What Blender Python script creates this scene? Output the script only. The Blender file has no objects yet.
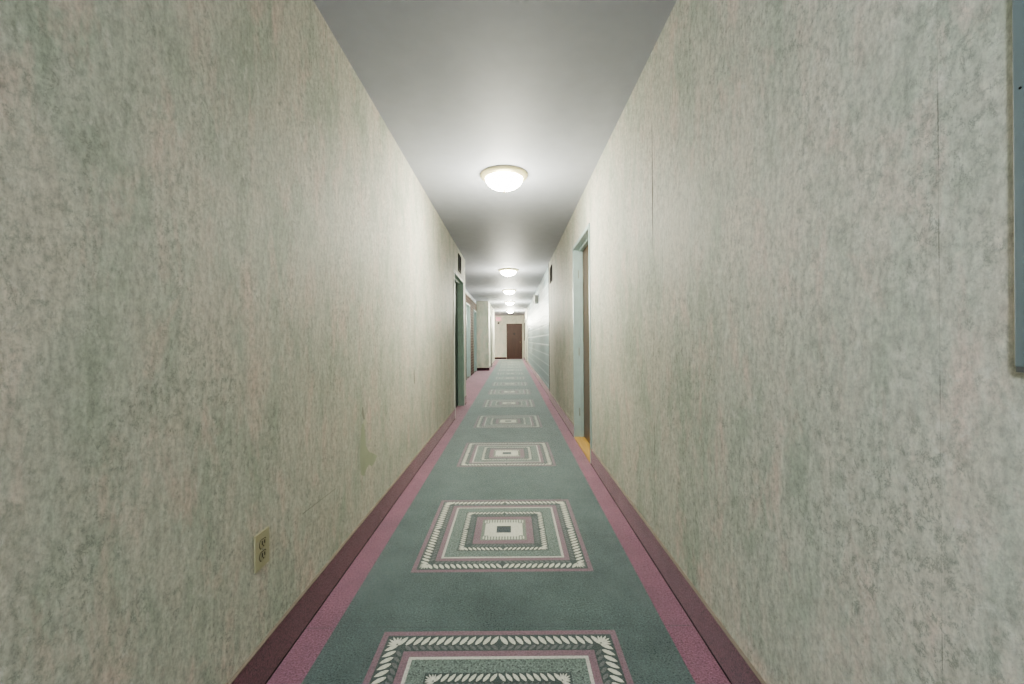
import bpy, bmesh, math, random
from mathutils import Matrix, Vector
random.seed(7)
S = bpy.context.scene
C = S.collection
PI = math.pi

# ------------------------------------------------------------------ measures (metres)
EYE = 1.10          # camera height
H = 2.515           # ceiling height
XL, XR = -0.811, 0.7026
XB = 0.722          # painted block wall
XA = -1.26          # recessed brick wall
Y0 = -4.0           # corridor end behind the camera
Y_CORNER, Y_FACE, Y_FARL, Y_BLOCK, Y_BLOCK2, Y_END = 7.6, 15.56, 20.6, 8.0, 19.4, 24.9
CX = -0.053         # centre line of the carpet runner

# ------------------------------------------------------------------ materials
def s2l(c):
    return tuple(((v/255)/12.92 if v/255 <= .04045 else ((v/255+.055)/1.055)**2.4) for v in c)
def new_mat(name):
    m = bpy.data.materials.new(name); m.use_nodes = True
    nt = m.node_tree; b = nt.nodes['Principled BSDF']
    return m, nt, b
def N(nt, t, **kw):
    n = nt.nodes.new(t)
    for k, v in kw.items():
        if k.startswith('_'): setattr(n, k[1:], v)
        else: n.inputs[k].default_value = v
    return n
def L(nt, a, b): nt.links.new(a, b)
def coords(nt, scale=(1, 1, 1)):
    tc = N(nt, 'ShaderNodeTexCoord'); mp = N(nt, 'ShaderNodeMapping')
    mp.inputs['Scale'].default_value = scale
    L(nt, tc.outputs['Object'], mp.inputs['Vector']); return mp.outputs['Vector']
def noise(nt, vec, scale, detail=4, rough=.55, dist=0.):
    n = N(nt, 'ShaderNodeTexNoise'); n.inputs['Scale'].default_value = scale
    n.inputs['Detail'].default_value = detail; n.inputs['Roughness'].default_value = rough
    n.inputs['Distortion'].default_value = dist
    L(nt, vec, n.inputs['Vector']); return n.outputs['Fac']
def ramp(nt, fac, stops, interp='LINEAR'):
    r = N(nt, 'ShaderNodeValToRGB'); r.color_ramp.interpolation = interp
    e = r.color_ramp.elements
    while len(e) < len(stops): e.new(.5)
    for i, (p, c) in enumerate(stops):
        e[i].position = p; e[i].color = (*c, 1) if len(c) == 3 else c
    L(nt, fac, r.inputs['Fac']); return r.outputs['Color']
def mix(nt, fac, a, b, mode='MIX'):
    n = N(nt, 'ShaderNodeMix', _data_type='RGBA', _blend_type=mode)
    if isinstance(fac, (int, float)): n.inputs[0].default_value = fac
    else: L(nt, fac, n.inputs[0])
    for v, i in ((a, 6), (b, 7)):
        if isinstance(v, tuple): n.inputs[i].default_value = (*v[:3], 1)
        else: L(nt, v, n.inputs[i])
    return n.outputs[2]
def bump(nt, b, h, strength, dist=.002):
    n = N(nt, 'ShaderNodeBump'); n.inputs['Strength'].default_value = strength
    n.inputs['Distance'].default_value = dist
    L(nt, h, n.inputs['Height']); L(nt, n.outputs['Normal'], b.inputs['Normal'])
g = lambda v: (v, v, v)

def mat_paint(name, col, rough=.5, var=.06, spec=.4, metallic=0., bmp=.08):
    m, nt, b = new_mat(name); c = s2l(col)
    v = coords(nt); f = noise(nt, v, 9, 5)
    cc = ramp(nt, f, [(.3, tuple(x*(1-var) for x in c)), (.7, tuple(min(1, x*(1+var)) for x in c))])
    L(nt, cc, b.inputs['Base Color'])
    b.inputs['Roughness'].default_value = rough; b.inputs['Specular IOR Level'].default_value = spec
    b.inputs['Metallic'].default_value = metallic
    if bmp: bump(nt, b, noise(nt, v, 120, 3), bmp)
    return m

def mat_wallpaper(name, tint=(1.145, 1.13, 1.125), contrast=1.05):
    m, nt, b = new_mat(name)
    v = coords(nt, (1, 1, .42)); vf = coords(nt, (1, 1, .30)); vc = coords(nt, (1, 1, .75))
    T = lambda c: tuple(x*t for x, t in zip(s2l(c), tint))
    big = noise(nt, v, 5.0, 6, .66, .3)
    base = ramp(nt, big, [(.36, T((166, 173, 160))), (.48, T((182, 184, 173))), (.62, T((193, 189, 178)))])
    # pinkish blotches
    pk = ramp(nt, noise(nt, v, 8.5, 6, .66, .4), [(.52, g(0)), (.70, g(.75))])
    base = mix(nt, pk, base, T((206, 188, 178)))
    # vertical brushed streaks and fine mottling
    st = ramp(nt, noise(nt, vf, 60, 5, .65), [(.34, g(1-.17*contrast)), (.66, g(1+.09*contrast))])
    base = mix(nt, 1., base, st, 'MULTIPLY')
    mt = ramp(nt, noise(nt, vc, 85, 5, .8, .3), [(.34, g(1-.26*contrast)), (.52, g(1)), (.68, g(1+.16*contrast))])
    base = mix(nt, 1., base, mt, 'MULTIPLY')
    # short dark flecks and crackle, gathered in clouds
    n1 = noise(nt, vc, 30, 6, .80, .35)
    vein = ramp(nt, n1, [(.45, g(0)), (.487, g(1)), (.508, g(1)), (.55, g(0))])
    brk = ramp(nt, noise(nt, vc, 48, 4, .7), [(.46, g(0)), (.56, g(1))])
    cloud = ramp(nt, noise(nt, v, 6.5, 5, .65), [(.40, g(.22)), (.60, g(1))])
    vm = mix(nt, 1., mix(nt, 1., vein, brk, 'MULTIPLY'), cloud, 'MULTIPLY')
    dk = ramp(nt, noise(nt, vc, 36, 6, .8, .2), [(.54, g(0)), (.66, g(1))])
    vm2 = mix(nt, 1., dk, ramp(nt, noise(nt, v, 5, 5, .65), [(.38, g(.25)), (.58, g(1))]), 'MULTIPLY')
    lt = ramp(nt, noise(nt, vc, 26, 6, .8, .3), [(.56, g(0)), (.70, g(.7*contrast))])
    base = mix(nt, lt, base, T((212, 211, 203)))
    base = mix(nt, mix(nt, 1., vm, g(.58*contrast), 'MULTIPLY'), base, T((112, 118, 109)))
    base = mix(nt, mix(nt, 1., vm2, g(.55*contrast), 'MULTIPLY'), base, T((122, 128, 118)))
    L(nt, base, b.inputs['Base Color'])
    b.inputs['Roughness'].default_value = .62; b.inputs['Specular IOR Level'].default_value = .35
    bump(nt, b, noise(nt, coords(nt, (1, 1, .35)), 130, 4, .6), .22, .0015)
    return m

def mat_carpet(name, col, var=.16, speck=.25, wear=None, sheen=None, tint=(.84, .97, 1., 1)):
    m, nt, b = new_mat(name); c = s2l(col); v = coords(nt)
    big = ramp(nt, noise(nt, v, 3.2, 5, .65), [(.3, g(1-var)), (.7, g(1+var))])
    fine = ramp(nt, noise(nt, v, 150, 4, .75), [(.34, g(1-speck*1.9)), (.5, g(1)), (.66, g(1+speck*1.5))])
    cc = mix(nt, 1., (*c,), big, 'MULTIPLY'); cc = mix(nt, 1., cc, fine, 'MULTIPLY')
    if wear:
        wf = ramp(nt, noise(nt, coords(nt, (1.4, .8, 1)), 2.1, 6, .7), [(.46, g(0)), (.72, g(.55))])
        cc = mix(nt, wf, cc, s2l(wear))
    L(nt, cc, b.inputs['Base Color'])
    b.inputs['Roughness'].default_value = .95; b.inputs['Specular IOR Level'].default_value = .08
    b.inputs['Sheen Weight'].default_value = SHEEN if sheen is None else sheen; b.inputs['Sheen Roughness'].default_value = .45
    b.inputs['Sheen Tint'].default_value = tint
    bump(nt, b, noise(nt, v, 300, 3, .7), .5, .003)
    return m
SHEEN = .74

def mat_emit(name, col, strength):
    m, nt, b = new_mat(name)
    b.inputs['Base Color'].default_value = (*s2l((250, 248, 240)), 1)
    v = coords(nt); f = ramp(nt, noise(nt, v, 8, 2), [(.3, g(.97)), (.7, g(1))])
    L(nt, mix(nt, 1., col, f, 'MULTIPLY'), b.inputs['Emission Color'])
    b.inputs['Emission Strength'].default_value = strength
    b.inputs['Roughness'].default_value = .3
    return m

def mat_wood(name, c1, c2, rough=.45, axis='z'):
    m, nt, b = new_mat(name)
    sc = {'z': (14, 14, .8), 'y': (14, .8, 14)}[axis]
    f = noise(nt, coords(nt, sc), 2.2, 6, .6, .8)
    L(nt, ramp(nt, f, [(.3, s2l(c1)), (.7, s2l(c2))]), b.inputs['Base Color'])
    b.inputs['Roughness'].default_value = rough
    bump(nt, b, f, .1, .002)
    return m

def mat_brick(name, c1, c2, mortar, bw, bh, rough, bmp, msize, axis='yz'):
    m, nt, b = new_mat(name)
    tc = N(nt, 'ShaderNodeTexCoord'); sp = N(nt, 'ShaderNodeSeparateXYZ'); cb = N(nt, 'ShaderNodeCombineXYZ')
    L(nt, tc.outputs['Object'], sp.inputs[0])
    L(nt, sp.outputs['Y'], cb.inputs['X']); L(nt, sp.outputs['Z'], cb.inputs['Y'])
    br = N(nt, 'ShaderNodeTexBrick')
    br.inputs['Color1'].default_value = (*s2l(c1), 1); br.inputs['Color2'].default_value = (*s2l(c2), 1)
    br.inputs['Mortar'].default_value = (*s2l(mortar), 1)
    br.inputs['Scale'].default_value = 1; br.inputs['Brick Width'].default_value = bw
    br.inputs['Row Height'].default_value = bh; br.inputs['Mortar Size'].default_value = msize
    br.inputs['Mortar Smooth'].default_value = .3
    L(nt, cb.outputs[0], br.inputs['Vector'])
    v = coords(nt); f = ramp(nt, noise(nt, v, 30, 4), [(.3, g(.9)), (.7, g(1.05))])
    L(nt, mix(nt, 1., br.outputs['Color'], f, 'MULTIPLY'), b.inputs['Base Color'])
    b.inputs['Roughness'].default_value = rough
    inv = N(nt, 'ShaderNodeMath', _operation='SUBTRACT'); inv.inputs[0].default_value = 1
    L(nt, br.outputs['Fac'], inv.inputs[1]); bump(nt, b, inv.outputs[0], bmp, .006)
    return m

M = {}
M['paper'] = mat_wallpaper('mottled_wallpaper')
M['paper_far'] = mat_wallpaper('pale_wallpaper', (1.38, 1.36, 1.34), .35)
M['plaster'] = mat_paint('cream_plaster', (196, 194, 184), .55)
M['ceil'] = mat_paint('ceiling_paint', (166, 169, 178), .58, .03, .45, bmp=.15)
M['seam'] = mat_paint('wallpaper_seam', (96, 94, 84), .8)
M['seam_soft'] = mat_paint('wallpaper_seam_faint', (150, 150, 138), .8)
M['scar'] = mat_paint('bare_scar', (168, 174, 152), .8, .08)
M['scar_light'] = mat_paint('torn_paper_edge', (190, 190, 172), .8)
M['block'] = mat_brick('painted_block', (140, 160, 165), (135, 155, 160), (198, 208, 210), .40, .20, .42, .6, .010)
M['brick'] = mat_brick('brown_brick', (70, 48, 40), (58, 40, 33), (112, 94, 84), .21, .085, .8, .6, .010)
M['teal'] = mat_paint('sage_teal_frame_paint', (156, 178, 168), .35, .06)
M['teal_pale'] = mat_paint('pale_teal_frame_paint', (164, 182, 180), .35, .06)
M['teal_dark'] = mat_paint('dark_green_door_paint', (40, 56, 50), .4)
M['teal_door'] = mat_paint('teal_door_paint', (98, 122, 122), .4)
M['door_taupe'] = mat_wood('taupe_brown_door', (92, 74, 60), (112, 92, 76), .35)
M['door_brown'] = mat_wood('dark_brown_door', (56, 30, 23), (74, 42, 33), .5)
M['sill'] = mat_wood('yellow_pine', (190, 152, 84), (214, 178, 106), .5, 'y')
M['base'] = mat_carpet('maroon_cove_carpet', (102, 66, 76), .25, .4, None, .35, (1., .84, .90, 1))
M['base_dark'] = mat_carpet('dark_maroon_base', (62, 34, 44), .15, .2)
M['cap'] = mat_paint('base_cap', (138, 126, 114), .5)
M['crease_shade'] = mat_paint('crease_shade', (38, 24, 28), .9)
M['pink'] = mat_carpet('mauve_carpet', (138, 95, 111), .2, .42, (116, 84, 94), .62, (1., .84, .95, 1))
M['teal_c'] = mat_carpet('grey_teal_carpet', (78, 91, 87), .30, .55, (98, 110, 108))
M['m_pink'] = mat_carpet('medallion_mauve', (134, 104, 114), .1, .2)
M['m_dark'] = mat_carpet('medallion_charcoal', (70, 78, 74), .1, .25)
M['m_cream'] = mat_carpet('medallion_cream', (216, 214, 200), .08, .12)
M['m_grey'] = mat_carpet('medallion_grey', (112, 112, 110), .1, .25)
M['m_teal'] = mat_carpet('medallion_teal', (112, 123, 115), .1, .5)
M['m_deep'] = mat_carpet('medallion_deep', (52, 56, 58), .1, .2)
M['m_sage'] = mat_carpet('medallion_sage', (122, 130, 116), .1, .2)
M['c_seam'] = mat_carpet('carpet_seam', (62, 72, 70))
M['m_line'] = mat_carpet('medallion_pale_line', (200, 196, 188), .08, .15)
M['glass'] = mat_emit('glowing_frosted_glass', (1., .95, .82), 30.)
M['rim'] = mat_paint('cream_brass_rim', (206, 198, 160), .3, .04, .5, .25)
M['finial'] = mat_paint('brass_finial', (150, 130, 90), .3, .04, .5, .7)
M['plate'] = mat_paint('almond_plastic', (172, 166, 136), .35, .03)
M['recept'] = mat_paint('almond_receptacle', (160, 154, 124), .35, .03)
M['slot'] = mat_paint('black_slot', (22, 20, 16), .7)
M['screw'] = mat_paint('steel_screw', (160, 160, 150), .3, .03, .5, .8)
M['panel'] = mat_paint('blue_grey_enamel', (112, 124, 127), .4, .03)
M['panel_edge'] = mat_paint('pale_panel_edge', (168, 172, 170), .4, .03)
M['vent'] = mat_paint('dark_vent', (14, 14, 14), .9)
M['vent_frame'] = mat_paint('vent_frame', (34, 33, 33), .8)
M['boxgrey'] = mat_paint('grey_box', (196, 197, 193), .5)
M['plate_grey'] = mat_paint('light_grey_plate', (176, 178, 174), .5)
M['boxdark'] = mat_paint('dark_box', (98, 100, 98), .4)
M['exit'] = mat_emit('exit_sign_red', s2l((230, 130, 150)), .35)
M['exit'].node_tree.nodes['Principled BSDF'].inputs['Base Color'].default_value = (*s2l((230, 160, 170)), 1)
M['exit_text'] = mat_paint('exit_sign_letters', (250, 220, 225), .5)
M['black'] = mat_paint('black_plastic', (34, 32, 34), .5)
M['white'] = mat_paint('white_paint', (214, 214, 208), .5)
M['knob'] = mat_paint('brass_knob', (214, 200, 160), .25, .03, .5, .8)
M['slab'] = mat_paint('floor_slab', (120, 116, 110), .9)
M['strip'] = mat_paint('pale_floor_strip', (226, 226, 222), .5)

# ------------------------------------------------------------------ mesh helpers
def bx(bm, x0, x1, y0, y1, z0, z1, mi=0):
    vs = [bm.verts.new(p) for p in ((x0,y0,z0),(x1,y0,z0),(x1,y1,z0),(x0,y1,z0),(x0,y0,z1),(x1,y0,z1),(x1,y1,z1),(x0,y1,z1))]
    for f in ((0,3,2,1),(4,5,6,7),(0,1,5,4),(1,2,6,5),(2,3,7,6),(3,0,4,7)):
        fc = bm.faces.new([vs[i] for i in f]); fc.material_index = mi
def poly(bm, pts, mi=0):
    f = bm.faces.new([bm.verts.new(p) for p in pts]); f.material_index = mi; return f
def lathe(bm, prof, seg=40, origin=(0, 0, 0), axis='z', mi=0):
    ox, oy, oz = origin; rings = []
    for r, h in prof:
        ring = []
        for k in range(seg):
            a = 2*PI*k/seg; u, w = r*math.cos(a), r*math.sin(a)
            p = {'z': (ox+u, oy+w, oz+h), 'x': (ox+h, oy+u, oz+w), 'y': (ox+u, oy+h, oz+w)}[axis]
            ring.append(bm.verts.new(p))
        rings.append(ring)
    for a, b in zip(rings, rings[1:]):
        for k in range(seg):
            bm.faces.new((a[k], a[(k+1) % seg], b[(k+1) % seg], b[k])).material_index = mi
    for rg in (rings[0], rings[-1]):
        try: bm.faces.new(rg).material_index = mi
        except ValueError: pass
def obj(name, bm, mats, parent=None, loc=(0, 0, 0), smooth=False, bevel=0):
    me = bpy.data.meshes.new(name)
    bmesh.ops.remove_doubles(bm, verts=bm.verts, dist=1e-6) if smooth else None
    if smooth or bevel: bmesh.ops.recalc_face_normals(bm, faces=bm.faces)
    bm.to_mesh(me); bm.free()
    for m in (mats if isinstance(mats, (list, tuple)) else [mats]): me.materials.append(M[m])
    if smooth:
        for p in me.polygons: p.use_smooth = True
    o = bpy.data.objects.new(name, me); C.objects.link(o); o.location = loc
    if parent: o.parent = parent
    if bevel:
        md = o.modifiers.new('bevel', 'BEVEL'); md.width = bevel; md.segments = 2; md.limit_method = 'ANGLE'
    return o
def thing(name, label, cat, loc, group=None, kind=None):
    o = bpy.data.objects.new(name, None); C.objects.link(o); o.location = loc; o.empty_display_size = .1
    return tag(o, label, cat, group, kind)
def tag(o, label=None, cat=None, group=None, kind=None):
    for k, v in (('label', label), ('category', cat), ('group', group), ('kind', kind)):
        if v: o[k] = v
    return o
def struct(name, bm, mats, label=None, cat=None, **kw):
    return tag(obj(name, bm, mats, **kw), label, cat, kind='structure')
NB = bmesh.new
def box(*a):
    bm = NB(); bx(bm, *a); return bm

# ------------------------------------------------------------------ door openings (y0, y1, height)
DR = (3.83, 4.80, 2.10)      # near right door
DL = (6.09, 7.26, 2.07)      # near left door
DA1 = (12.0, 13.05, 2.13)    # brick wall doors
DA2 = (14.38, 15.42, 2.10)
DFL = (16.55, 17.45, 2.06)   # far left wall
DFR = (20.1, 21.1, 2.06)     # far right wall
DE = (-.25, .587, 2.01)      # end door, along x

def wall_x(bm, x0, x1, ya, yb, openings, z0=0., z1=H):
    y = ya
    for (o0, o1, oh) in openings:
        bx(bm, x0, x1, y, o0, z0, z1); bx(bm, x0, x1, o0, o1, oh, z1); y = o1
    bx(bm, x0, x1, y, yb, z0, z1)

TH = .16
# floor, ceiling -----------------------------------------------------------
struct('floor', box(-3.2, 1.2, Y0-.1, Y_END+.3, -.2, -.012), 'slab')
bm = NB(); bx(bm, -3.2, 1.2, Y0-.1, Y_END+.3, H, H+.15)
struct('ceiling', bm, 'ceil')

# left wall ----------------------------------------------------------------
bm = NB()
wall_x(bm, XL-TH, XL, Y0, Y_CORNER, [DL])
def wall_poly(bm, x, pts, mi): poly(bm, [(x, y, z) for y, z in pts], mi)
e = .0006
# peeled patch, tear, drip and scratch in the wallpaper
wall_poly(bm, XL+e, [(2.32,.655),(2.355,.65),(2.37,.585),(2.385,.52),(2.43,.475),(2.52,.44),(2.575,.415),(2.54,.39),(2.48,.378),(2.43,.402),(2.39,.392),(2.35,.362),(2.30,.385),(2.285,.48),(2.295,.58)], 1)
wall_poly(bm, XL+e*2, [(2.335,.665),(2.375,.675),(2.395,.655),(2.38,.63),(2.355,.635)], 2)
wall_poly(bm, XL+e*2, [(2.41,.535),(2.48,.54),(2.48,.528),(2.42,.522)], 2)
wall_poly(bm, XL+e, [(2.315,.71),(2.325,.745),(2.34,.74),(2.355,.70),(2.37,.668),(2.345,.672)], 3)
wall_poly(bm, XL+e, [(3.55,.76),(3.555,.86),(3.58,.86),(3.60,.77),(3.585,.735)], 3)
wall_poly(bm, XL+e, [(1.66,.434),(1.97,.425),(1.97,.428),(1.66,.438)], 3)
wall_poly(bm, XL+e, [(5.60,.52),(5.615,.62),(5.63,.62),(5.63,.52)], 3)
for k in range(14):
    y, z = random.uniform(.8, 5.5), random.uniform(.25, 1.0); w = random.uniform(.002, .005)
    wall_poly(bm, XL+e, [(y, z), (y+w, z+w*.3), (y+w, z-w*2), (y, z-w*2.4)], 3)
struct('wall_left', bm, ['paper', 'scar', 'scar_light', 'seam_soft'])
# right wall
bm = NB()
wall_x(bm, XR, XR+TH, Y0, Y_BLOCK, [DR])
def seam(bm, y, z0, z1, w, mi):
    n = 12; a = []; b = []
    for i in range(n+1):
        z = z0+(z1-z0)*i/n; t = i/n; ww = w*(.25+.75*math.sin(PI*t))*random.uniform(.75, 1.1)
        a.append((XR-e, y-ww/2, z)); b.append((XR-e, y+ww/2, z))
    for i in range(n): poly(bm, [a[i], a[i+1], b[i+1], b[i]], mi)
seam(bm, 2.125, 1.52, 2.18, .012, 1)
seam(bm, 2.125, .13, 1.52, .0028, 2)
for z0, z1 in ((.62,.70), (.52,.58), (.78,.90), (1.0,1.08)): seam(bm, 2.125, z0, z1, .006, 1)
seam(bm, .705, .13, 2.5, .0006, 2)
for z0, z1 in ((1.36,1.52), (.98,1.05), (1.2,1.3), (.55,.62)): seam(bm, .705, z0, z1, .0012, 1)
struct('wall_right', bm, ['paper', 'seam', 'seam_soft'])

# corner return and recessed brick wall with its two doors
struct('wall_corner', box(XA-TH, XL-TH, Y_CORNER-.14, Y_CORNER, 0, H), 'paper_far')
bm = NB(); wall_x(bm, XA-TH, XA, Y_CORNER, Y_FACE, [DA1, DA2], 0, 2.40)
struct('wall_brick', bm, 'brick')
struct('wall_soffit', box(XA-TH, XA, Y_CORNER, Y_FACE, 2.40, H), 'ceil')
struct('trim_1', box(XA, XA+.03, Y_CORNER, 13.1, 2.39, 2.425), 'white')
# far-left wall: face towards the camera plus the side along the corridor
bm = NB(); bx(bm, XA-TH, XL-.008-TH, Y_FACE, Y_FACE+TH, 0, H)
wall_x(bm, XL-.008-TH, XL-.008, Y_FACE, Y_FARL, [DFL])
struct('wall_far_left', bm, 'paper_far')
# painted block wall and the far right wall
struct('wall_block', box(XB, XB+TH, Y_BLOCK, Y_BLOCK2, 0, H), 'block')
bm = NB(); wall_x(bm, XR+.005, XR+TH, Y_BLOCK2, Y_END, [DFR])
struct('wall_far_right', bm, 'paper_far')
struct('trim_2', box(XR-.006, XB, Y_BLOCK-.03, Y_BLOCK+.015, 0, H), 'boxdark')
# end wall with door opening, back wall, side passage
bm = NB()
bx(bm, -3.2, DE[0], Y_END, Y_END+TH, 0, H); bx(bm, DE[0], DE[1], Y_END, Y_END+TH, DE[2], H); bx(bm, DE[1], 1.0, Y_END, Y_END+TH, 0, H)
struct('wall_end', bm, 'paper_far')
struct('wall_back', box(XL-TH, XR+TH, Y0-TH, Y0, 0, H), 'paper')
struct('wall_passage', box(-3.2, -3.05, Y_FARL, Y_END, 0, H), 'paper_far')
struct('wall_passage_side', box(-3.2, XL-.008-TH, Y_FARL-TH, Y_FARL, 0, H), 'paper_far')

# baseboards: carpet turned up the wall, painted shade strip at the foot, pale cap on top ---
def base_x(name, x, side, runs, mat='base', h=.134):
    bm = NB(); s = side                      # side +1: board on a left wall, -1: right wall
    for y0, y1 in runs:
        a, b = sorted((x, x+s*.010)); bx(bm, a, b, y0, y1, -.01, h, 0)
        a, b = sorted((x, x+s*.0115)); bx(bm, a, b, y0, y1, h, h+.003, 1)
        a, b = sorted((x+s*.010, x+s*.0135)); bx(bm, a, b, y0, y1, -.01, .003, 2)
    return struct(name, bm, [mat, 'cap', 'crease_shade'])
base_x('baseboard_left', XL, 1, [(Y0, DL[0]-.035), (DL[1]+.035, Y_CORNER)])
base_x('baseboard_right', XR, -1, [(Y0, DR[0]-.035), (DR[1]+.035, Y_BLOCK-.03)])
base_x('baseboard_block', XB, -1, [(Y_BLOCK+.02, Y_BLOCK2)])
base_x('baseboard_far_left', XL-.008, 1, [(Y_FACE, DFL[0]-.04), (DFL[1]+.04, Y_FARL)])
base_x('baseboard_far_right', XR+.005, -1, [(Y_BLOCK2, DFR[0]-.04), (DFR[1]+.04, Y_END)])
struct('baseboard_facing', box(XA, XL-.008, Y_FACE-.012, Y_FACE, -.01, .10), 'base_dark')
bm = NB(); bx(bm, -3.05, DE[0]-.05, Y_END-.012, Y_END, -.01, .10)
struct('baseboard_end', bm, 'base_dark')

# ------------------------------------------------------------------ the carpet
CM = ['pink', 'teal_c', 'm_pink', 'm_dark', 'm_cream', 'm_grey', 'm_teal', 'm_deep', 'm_sage', 'm_line', 'c_seam']
bm = NB()
def fl(x0, x1, y0, y1, z, mi): poly(bm, [(x0,y0,z),(x1,y0,z),(x1,y1,z),(x0,y1,z)], mi)
bx(bm, XL, XR, Y0, Y_CORNER, -.011, 0, 0)
bx(bm, XL-.14, XL, DL[0]+.008, DL[1]-.008, -.011, 0, 0)
bx(bm, XA, XB, Y_CORNER, Y_FACE, -.011, 0, 0)
bx(bm, XL-.008, XB, Y_FACE, Y_FARL, -.011, 0, 0)
bx(bm, -3.05, XR+.005, Y_FARL, Y_END, -.011, 0, 0)
z1, z2, z3 = .0006, .0011, .0016
fl(CX-.632, CX+.632, Y0, Y_END-.35, z1*.6, 1)
fl(XL+.014, XR-.012, 1.648, 1.6502, z1*.8, 10)            # carpet seam across the corridor
YS = 1.
def ring(cx, cy, a, b, z, mi):
    q = lambda s: [(cx-s,cy-s*YS),(cx+s,cy-s*YS),(cx+s,cy+s*YS),(cx-s,cy+s*YS)]
    A, B = q(a), q(b)
    for i in range(4):
        j = (i+1) % 4
        if b > 0: poly(bm, [(*A[i],z),(*A[j],z),(*B[j],z),(*B[i],z)], mi)
    if b <= 0: poly(bm, [(*p, z) for p in A], mi)
ZK = 0
def leaf(cx, cy, rot, u0, v0, u1, v1, w, mi, z=z3):
    """one lens shaped leaf from (u0,v0) to (u1,v1) in the frame of one side of the medallion"""
    d = Vector((u1-u0, v1-v0)); n = Vector((-d.y, d.x)).normalized()
    pr = [(0, .25), (.2, .8), (.5, 1.), (.78, .7), (1, 0)]
    pts = [Vector((u0, v0))+d*t+n*w*k for t, k in pr] + [Vector((u0, v0))+d*t-n*w*k for t, k in reversed(pr[:-1])]
    c, s = math.cos(rot), math.sin(rot)
    global ZK
    ZK = (ZK+1) % 97; z = z+ZK*6e-6
    poly(bm, [(cx+p.x*c-p.y*s, cy+(p.x*s+p.y*c)*YS, z) for p in pts], mi)
def leaf_band(cx, cy, ro, ri, n, w, mi, flip, corner=True):
    """leaves along all four sides between half-sizes ro and ri, mirrored about each side's middle"""
    for k in range(4):
        rot = k*PI/2
        ln = ri if corner else ri*.99
        for i in range(n):
            u = ln*(i+.35)/n
            du = ln/n*.95
            for sgn in (-1, 1):
                va, vb = (ri, ro) if not flip else (ro, ri)
                va += (vb-va)*.06; 
                leaf(cx, cy, rot, sgn*(u+du*.75), va, sgn*(u-du*.25), vb-(vb-va)*.05, w, mi)
        if corner:
            m_ = ri+(ro-ri)*.12; R = (ro-ri)*.84
            for a in range(-8, 110, 21):
                t = math.radians(a); q = R/max(math.cos(t), math.sin(t), .5)*.96
                leaf(cx, cy, rot, m_+R*.10*math.cos(t), m_+R*.10*math.sin(t), m_+q*math.cos(t), m_+q*math.sin(t), w*.46, mi)
def medallion(cx, cy, hs, detail):
    F = lambda f: hs*(1-f)
    ring(cx, cy, F(0), F(.05), z2, 2)
    ring(cx, cy, F(.05), F(.225), z2, 3)
    ring(cx, cy, F(.225), F(.285), z2, 2)
    ring(cx, cy, F(.285), F(.312), z2, 9)
    ring(cx, cy, F(.312), F(.445), z2, 6)
    ring(cx, cy, F(.445), F(.615), z2, 3)
    ring(cx, cy, F(.615), F(.705), z2, 2)
    ring(cx, cy, F(.705), F(.905), z2, 8)
    ring(cx, cy, F(.905), 0, z2, 7)
    leaf_band(cx, cy, F(.06), F(.165), 13 if detail else 10, .0090, 4, False)
    leaf_band(cx, cy, F(.165), F(.222), 13 if detail else 10, .0065, 5, True, False)
    leaf_band(cx, cy, F(.45), F(.53), 9 if detail else 7, .0068, 4, False)
    leaf_band(cx, cy, F(.53), F(.61), 9, .005, 5, True, False)
    # pale rays round the dark heart
    ring(cx, cy, F(.80), F(.905), z2+.0002, 4)
    a, b = F(.722), F(.81)
    for sg in (-1, 1):
        for i in range(-7, 8):
            u = i*a/7.6; wd = a/26
            tip = a*(.985 if abs(i) < 7 else .93)
            poly(bm, [(cx+u-wd, cy+sg*tip*YS, z3), (cx+u, cy+sg*(tip+.004)*YS, z3), (cx+u+wd, cy+sg*tip*YS, z3), (cx+u+wd*.8, cy+sg*b*YS, z3), (cx+u-wd*.8, cy+sg*b*YS, z3)], 4)
        x0_, x1_ = sorted((cx+sg*F(.75), cx+sg*F(.82)))
        fl(x0_, x1_, cy-b*YS*.92, cy+b*YS*.92, z3-.0001, 4)
FARS = [1.625, 2.956] + [4.61+1.652*k for k in range(12)]
HS = .4345
for i, yf in enumerate(FARS):
    YS = 1.055 if i < 2 else .995
    if yf < Y_END-1.2: medallion(CX, yf-HS*YS, HS, i < 4)
tag(obj('carpet', bm, CM), 'worn grey-teal corridor carpet with mauve borders and a row of square leaf medallions', 'carpet')

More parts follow.
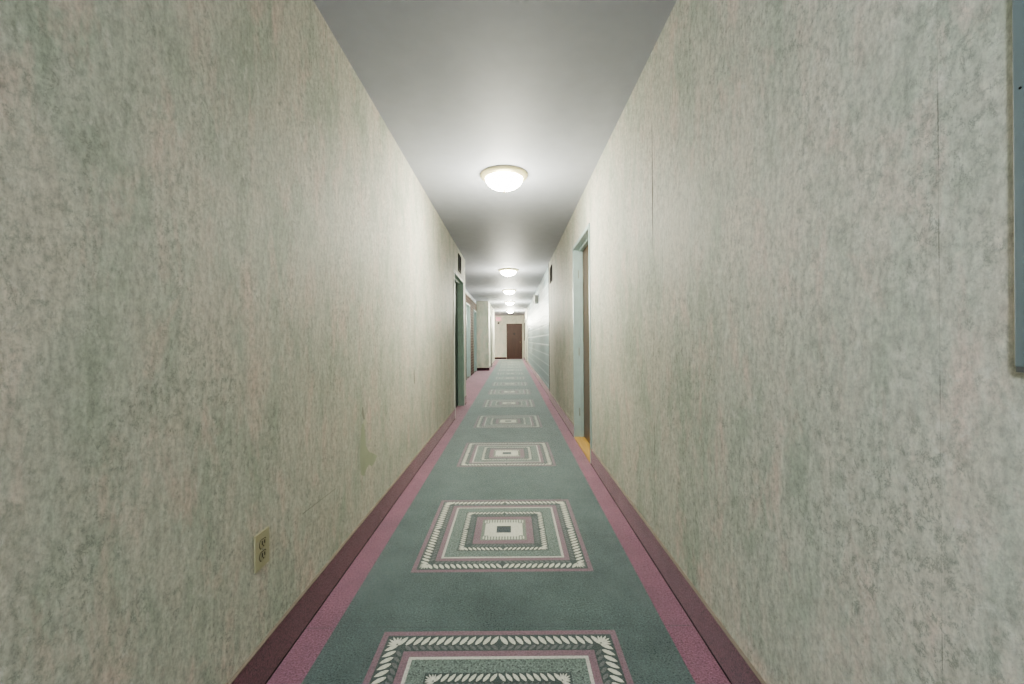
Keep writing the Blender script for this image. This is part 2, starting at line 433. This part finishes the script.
# ------------------------------------------------------------------ doors
def side_door(name, xw, side, op, face_m, reveal_m, panel_m, label, depth=.10, sill=False, knob_near=True, hinge=False):
    """door in a wall that runs along y; side=+1: wall on the right (recess goes to +x)"""
    y0, y1, hh = op; s = side
    t = thing(name, label, 'door', (xw, (y0+y1)/2, 0), kind='structure')
    inv = Matrix.Translation((-xw, -(y0+y1)/2, 0))
    def B(bm, xa, xb, *r, mi=0):
        a, b = sorted((xw+s*xa, xw+s*xb)); bx(bm, a, b, *r, mi)
    def O(nm, bm, mats, par=t, **kw):
        bmesh.ops.transform(bm, matrix=inv, verts=bm.verts); return obj(nm, bm, mats, par, **kw)
    fw = .03
    bm = NB()
    # face flange on the wall (pale), the reveals, the stop
    for a, b in ((y0-fw, y0+.004), (y1-.004, y1+fw)): B(bm, -.010, .001, a, b, 0, hh+fw, mi=0)
    B(bm, -.010, .001, y0, y1, hh-.004, hh+fw, mi=0)
    for a, b in ((y0-.001, y0+.006), (y1-.006, y1+.001)): B(bm, -.006, depth+.05, a, b, 0, hh, mi=1)
    B(bm, -.006, depth+.05, y0, y1, hh-.006, hh+.001, mi=1)
    for a, b in ((y0, y0+.018), (y1-.018, y1)): B(bm, depth*.55, depth*.95, a, b, 0, hh-.006, mi=1)
    B(bm, depth*.55, depth*.95, y0, y1, hh-.022, hh-.004, mi=1)
    O('door_frame', bm, [face_m, reveal_m])
    bm = NB(); B(bm, depth, depth+.042, y0+.007, y1-.007, .014, hh-.008); p = O('door_panel', bm, panel_m)
    yk = y0+.09 if knob_near else y1-.09
    kb = NB(); lathe(kb, [(.030,0),(.030,.006),(.012,.010),(.012,.030),(.024,.038),(.028,.050),(.022,.060),(.002,.063)], 20)
    bmesh.ops.transform(kb, matrix=Matrix.Translation((s*depth, yk-(y0+y1)/2, .98)) @ Matrix.Rotation(-s*PI/2, 4, 'Y'), verts=kb.verts)
    obj('door_knob', kb, 'knob', p, smooth=True)
    if hinge:
        for z in (.25, .92, 1.78):
            bm = NB(); B(bm, depth*.45, depth*.98, y1-.009, y1-.0055, z, z+.09)
            B(bm, depth*.96, depth*.96+.012, y1-.02, y1-.006, z, z+.09); O('hinge', bm, 'screw')
    if sill:
        bm = NB(); B(bm, -.012, depth+.04, y0+.004, y1-.004, 0, .016); O('threshold', bm, 'sill')
    return t
side_door('door_1', XR, 1, DR, 'teal_pale', 'teal_pale', 'door_taupe', 'brown door in pale teal frame with yellow wood threshold on the right wall', .10, True, True, True)
side_door('door_2', XL, -1, DL, 'white', 'teal', 'teal_dark', 'dark green door in a deep sage frame at the far end of the near left wall', .10, False, True)
side_door('door_3', XA, -1, DA1, 'teal_pale', 'teal_pale', 'teal_door', 'nearer teal door in the recessed brown brick wall', .12, False, True)
side_door('door_4', XA, -1, DA2, 'teal_pale', 'teal_pale', 'teal_door', 'farther teal door in the brown brick wall, next to the pale facing wall', .12, False, True)
side_door('door_5', XL-.008, -1, DFL, 'plaster', 'boxdark', 'door_brown', 'door in the pale far left wall beyond the brick recess', .10, False, True)
side_door('door_6', XR+.005, 1, DFR, 'teal', 'boxdark', 'door_brown', 'door in the far right wall beyond the painted block wall', .10, False, True)
# end door
x0, x1, hh = DE
t = thing('door_7', 'dark brown flush door with a brass knob in the end wall', 'door', ((x0+x1)/2, Y_END, 0), kind='structure')
w2 = (x1-x0)/2
bm = NB()
for a, b in ((-w2-.035, -w2+.012), (w2-.012, w2+.035)): bx(bm, a, b, -.012, .10, 0, hh+.035)
bx(bm, -w2, w2, -.012, .10, hh-.012, hh+.035)
obj('door_frame', bm, 'door_brown', t)
p = obj('door_panel', box(-w2+.014, w2-.014, .008, .05, .01, hh-.014), 'door_brown', t, bevel=.002)
bm = NB(); lathe(bm, [(.034,.008),(.034,-.002),(.013,-.006),(.013,-.028),(.027,-.036),(.031,-.05),(.024,-.062),(.002,-.066)], 24, (w2-.075, 0, .98), 'y')
obj('door_knob', bm, 'knob', p, smooth=True)
bm = NB(); lathe(bm, [(.05,.009),(.05,0),(.042,-.006),(.002,-.007)], 24, (.0, 0, 1.45), 'y')
obj('door_number_plate', bm, 'black', p, smooth=True)

# ------------------------------------------------------------------ ceiling lights
def make_light():
    t = thing('ceiling_light', '', 'ceiling light', (0, 0, H), 'dome ceiling lights along the corridor')
    bm = NB(); lathe(bm, [(.175,0),(.203,-.002),(.206,-.010),(.200,-.020),(.186,-.030),(.172,-.036),(.164,-.040),(.158,-.038),(.155,-.020)], 64)
    obj('mounting_pan', bm, 'rim', t, smooth=True)
    prof = []
    for i in range(17):
        a = (PI/2)*i/16
        prof.append((max(.001, .159*math.cos(a)), -.034-.096*math.sin(a)**1.0))
    bm = NB(); lathe(bm, prof, 64); obj('glass_dome', bm, 'glass', t, smooth=True)
    bm = NB(); lathe(bm, [(.004,-.126),(.011,-.129),(.012,-.134),(.006,-.138),(.009,-.144),(.006,-.151),(.001,-.153)], 20)
    obj('finial', bm, 'finial', t, smooth=True)
    return t
LY = [3.68, 8.65, 12.15, 15.9, 20.6]
LLAB = ['nearest and largest frosted dome ceiling light with a cream brass rim',
        'second dome ceiling light from the camera, just beyond the right door',
        'third dome ceiling light from the camera, level with the brick recess',
        'fourth dome ceiling light from the camera, near the pale facing wall',
        'farthest and smallest dome ceiling light, near the end door']
proto = make_light()
for i, (y, lb) in enumerate(zip(LY, LLAB)):
    if i == 0: r = proto
    else:
        r = proto.copy(); C.objects.link(r)
        for ch in list(proto.children):
            c = ch.copy(); C.objects.link(c); c.parent = r
    r.location = (CX, y, H); r['label'] = lb

# ------------------------------------------------------------------ outlet on the left wall
oy, oz = 1.382, .434
t = thing('electrical_outlet', 'almond duplex electrical outlet low on the left wall', 'outlet', (XL, oy, oz))
bm = NB(); bx(bm, 0, .0065, -.039, .039, -.0575, .0575)
obj('cover_plate', bm, 'plate', t, bevel=.002)
for s in (-1, 1):
    bm = NB(); pts = []
    for k in range(28):
        a = 2*PI*k/28; yy = .0172*math.cos(a); zz = max(-.0125, min(.0125, .0172*math.sin(a))); pts.append((yy, zz+s*.0195))
    top = [bm.verts.new((.0088, y, z)) for y, z in pts]; bot = [bm.verts.new((.004, y, z)) for y, z in pts]
    bm.faces.new(top)
    for k in range(28): bm.faces.new((bot[k], bot[(k+1) % 28], top[(k+1) % 28], top[k]))
    rc = obj('receptacle', bm, 'recept', t)
    bm = NB()     # shadow gap around the receptacle face
    for k in range(28):
        (ya, za), (yb, zb) = pts[k], pts[(k+1) % 28]; zc = s*.0195; q = 1.17
        poly(bm, [(.0067, ya, za), (.0067, yb, zb), (.0067, yb*q, zc+(zb-zc)*q), (.0067, ya*q, zc+(za-zc)*q)])
    obj('receptacle_gap', bm, 'slot', rc)
    for (yy, w, hz) in ((-.0066, .0024, .0066), (.0066, .0024, .0056)):
        obj('slot', box(.0085, .0091, yy-w, yy+w, s*.0195+.0035-hz, s*.0195+.0035+hz), 'slot', rc)
    bm = NB(); lathe(bm, [(.0026, .0085), (.0026, .0091)], 14, (0, 0, s*.0195-.0075), 'x'); obj('ground_hole', bm, 'slot', rc)
bm = NB(); lathe(bm, [(.0034,.006),(.0034,.0075),(.002,.0084),(.0004,.0085)], 16, (0, 0, 0), 'x'); obj('screw', bm, 'screw', t, smooth=True)

# ------------------------------------------------------------------ enamel panel at the right edge
pz0 = 1.0575
t = thing('breaker_box', 'blue-grey metal breaker box on the right wall at the edge of the photo', 'breaker box', (XR, .33, pz0))
obj('backing_box', box(-.0112, 0, -.22, .2596, -.007, .86), 'boxdark', t)
bm = NB(); bx(bm, -.0120, -.006, -.24, .2612, .0, .87); obj('cover', bm, 'panel', t, bevel=.0022)
for (yy, zz) in ((.2515, .378), (.2515, .80), (.0, .02)):
    bm = NB(); lathe(bm, [(.0018,-.0118),(.0018,-.0123),(.0010,-.0126),(.0003,-.0127)], 14, (0, yy, zz), 'x'); obj('screw', bm, 'vent', t, smooth=True)

# ------------------------------------------------------------------ wall vents
def vent(x, side, y0, y1, z0, z1, label, group):
    yc, zc = (y0+y1)/2, (z0+z1)/2; s = side
    t = thing('wall_vent', label, 'vent', (x, yc, zc), group)
    w, h = (y1-y0)/2, (z1-z0)/2
    X = lambda a, b: sorted((s*a, s*b))
    obj('backing', box(*X(0, .004), -w+.01, w-.01, -h+.01, h-.01), 'vent', t)
    bm = NB()
    for r in ((-w, -w+.02, -h, h), (w-.02, w, -h, h), (-w+.02, w-.02, -h, -h+.02), (-w+.02, w-.02, h-.02, h)):
        bx(bm, *X(0, .012), *r)
    obj('vent_frame', bm, 'vent_frame', t)
    n = 9; bm = NB()
    for i in range(n):
        z = -h+.02+(2*h-.04)*(i+.5)/n
        a, b = X(.003, .010)
        poly(bm, [(s*.003, -w+.02, z+.008), (s*.003, w-.02, z+.008), (s*.011, w-.02, z-.006), (s*.011, -w+.02, z-.006)])
    obj('louvers', bm, 'vent', t)
vent(XR, -1, 7.32, 7.70, 2.10, 2.38, 'dark louvered vent high on the right wall beyond the door', None)
vent(XL, 1, 6.62, 6.92, 2.17, 2.44, 'dark vent high on the left wall above the green door', None)

# emergency light unit on the block wall
t = thing('emergency_light', 'grey box-shaped emergency light high on the painted block wall', 'emergency light', (XB, 11.6, 2.115))
obj('housing', box(-.10, .004, -.14, .14, 0, .18), 'boxgrey', t, bevel=.012)
obj('front_plate', box(-.088, -.012, -.146, -.139, .015, .165), 'plate_grey', t)
for yy in (-.08, .08):
    bm = NB(); lathe(bm, [(.012,0),(.03,-.012),(.042,-.035),(.042,-.05),(.03,-.052),(.002,-.045)], 24, (-.05, yy, .01), 'z')
    obj('lamp_head', bm, 'boxgrey', t, smooth=True)

# exit sign and the small dark device below it on the end wall
ex = -.745
t = thing('exit_sign', 'small red exit sign high on the end wall, left of the brown door', 'exit sign', (ex, Y_END, 2.22))
obj('sign_box', box(-.15, .15, -.06, 0, 0, .20), 'exit', t, bevel=.006)
cu = bpy.data.curves.new('exit_lettering', 'FONT'); cu.body = 'EXIT'; cu.size = .17; cu.align_x = 'CENTER'; cu.extrude = .002
tmp = bpy.data.objects.new('exit_lettering_source', cu); C.objects.link(tmp)
me = bpy.data.meshes.new_from_object(tmp.evaluated_get(bpy.context.evaluated_depsgraph_get()))
bpy.data.objects.remove(tmp)
me.transform(Matrix.Translation((0, -.062, .04)) @ Matrix.Rotation(PI/2, 4, 'X'))
me.materials.clear(); me.materials.append(M['exit_text'])
o = bpy.data.objects.new('lettering', me); C.objects.link(o); o.parent = t
t = thing('alarm_sounder', 'small dark wall device just below the red exit sign', 'alarm', (ex, Y_END, 2.08))
obj('housing', box(-.05, .05, -.05, .004, -.05, .05), 'black', t, bevel=.01)
bm = NB(); lathe(bm, [(.03,-.049),(.034,-.062),(.026,-.072),(.002,-.074)], 24, (0, 0, 0), 'y'); obj('lens', bm, 'boxdark', t, smooth=True)

# framed board on the far right wall
t = thing('notice_board', 'narrow dark framed board on the far right wall beside the end door', 'notice board', (XR+.005, 23.3, 1.06))
bm = NB()
for r in ((-.4, -.36, 0, .95), (.36, .4, 0, .95), (-.36, .36, 0, .04), (-.36, .36, .91, .95)): bx(bm, -.025, 0, *r)
obj('frame', bm, 'vent', t)
obj('board', box(-.012, 0, -.36, .36, .04, .91), 'boxdark', t)
# pale strip on the floor in front of the end wall
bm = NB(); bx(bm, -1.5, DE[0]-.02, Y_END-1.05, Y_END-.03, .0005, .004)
tag(obj('floor_strip', bm, 'strip', bevel=.001), 'pale strip on the floor along the foot of the end wall, left of the door', 'floor strip')

# ------------------------------------------------------------------ light
PGLOW, PBACK = 36, 82
def lamp(name, loc, power, col, rad):
    l = bpy.data.lights.new(name, 'POINT'); l.energy = power; l.color = col; l.shadow_soft_size = rad
    o = bpy.data.objects.new(name, l); C.objects.link(o); o.location = loc; return o
for y, f in zip(LY, (1., 1.1, 1.4, 2.1, 3.8)): lamp('fill_glow', (CX, y, 2.0), PGLOW*f, (1., .98, .81), .22)  # soft fill added below each fixture to brighten the corridor
lamp('fill_behind', (-.60, -1.5, 2.08), PBACK, (.84, .92, 1.), .15)  # added lamp, stands in for unseen light behind the camera
lamp('fill_passage', (-2.0, 22.9, 2.3), 30, (1., .97, .9), .16)  # unseen fill lamp added in the side passage
w = bpy.data.worlds.new('world'); S.world = w; w.use_nodes = True
w.node_tree.nodes['Background'].inputs[0].default_value = (.5, .52, .55, 1)
w.node_tree.nodes['Background'].inputs[1].default_value = .1

# ------------------------------------------------------------------ camera
cd = bpy.data.cameras.new('camera'); cam = bpy.data.objects.new('camera', cd); C.objects.link(cam)
cd.sensor_width = 36; cd.lens = 430/1024*36; cd.clip_start = .02; cd.clip_end = 100
cd.shift_x = .5/1024; cd.shift_y = -2/1024
cam.matrix_world = Matrix.Translation((0, 0, EYE)) @ Matrix.Rotation(PI/2, 4, 'X') @ Matrix.Rotation(math.radians(-.45), 4, 'Z')
S.camera = cam
S.view_settings.view_transform = 'AgX'
S.view_settings.look = 'AgX - Medium High Contrast'
S.view_settings.exposure = 0.93
S.cycles.use_denoising = True; S.cycles.denoising_prefilter = 'FAST'
S.cycles.max_bounces = 12; S.cycles.diffuse_bounces = 8
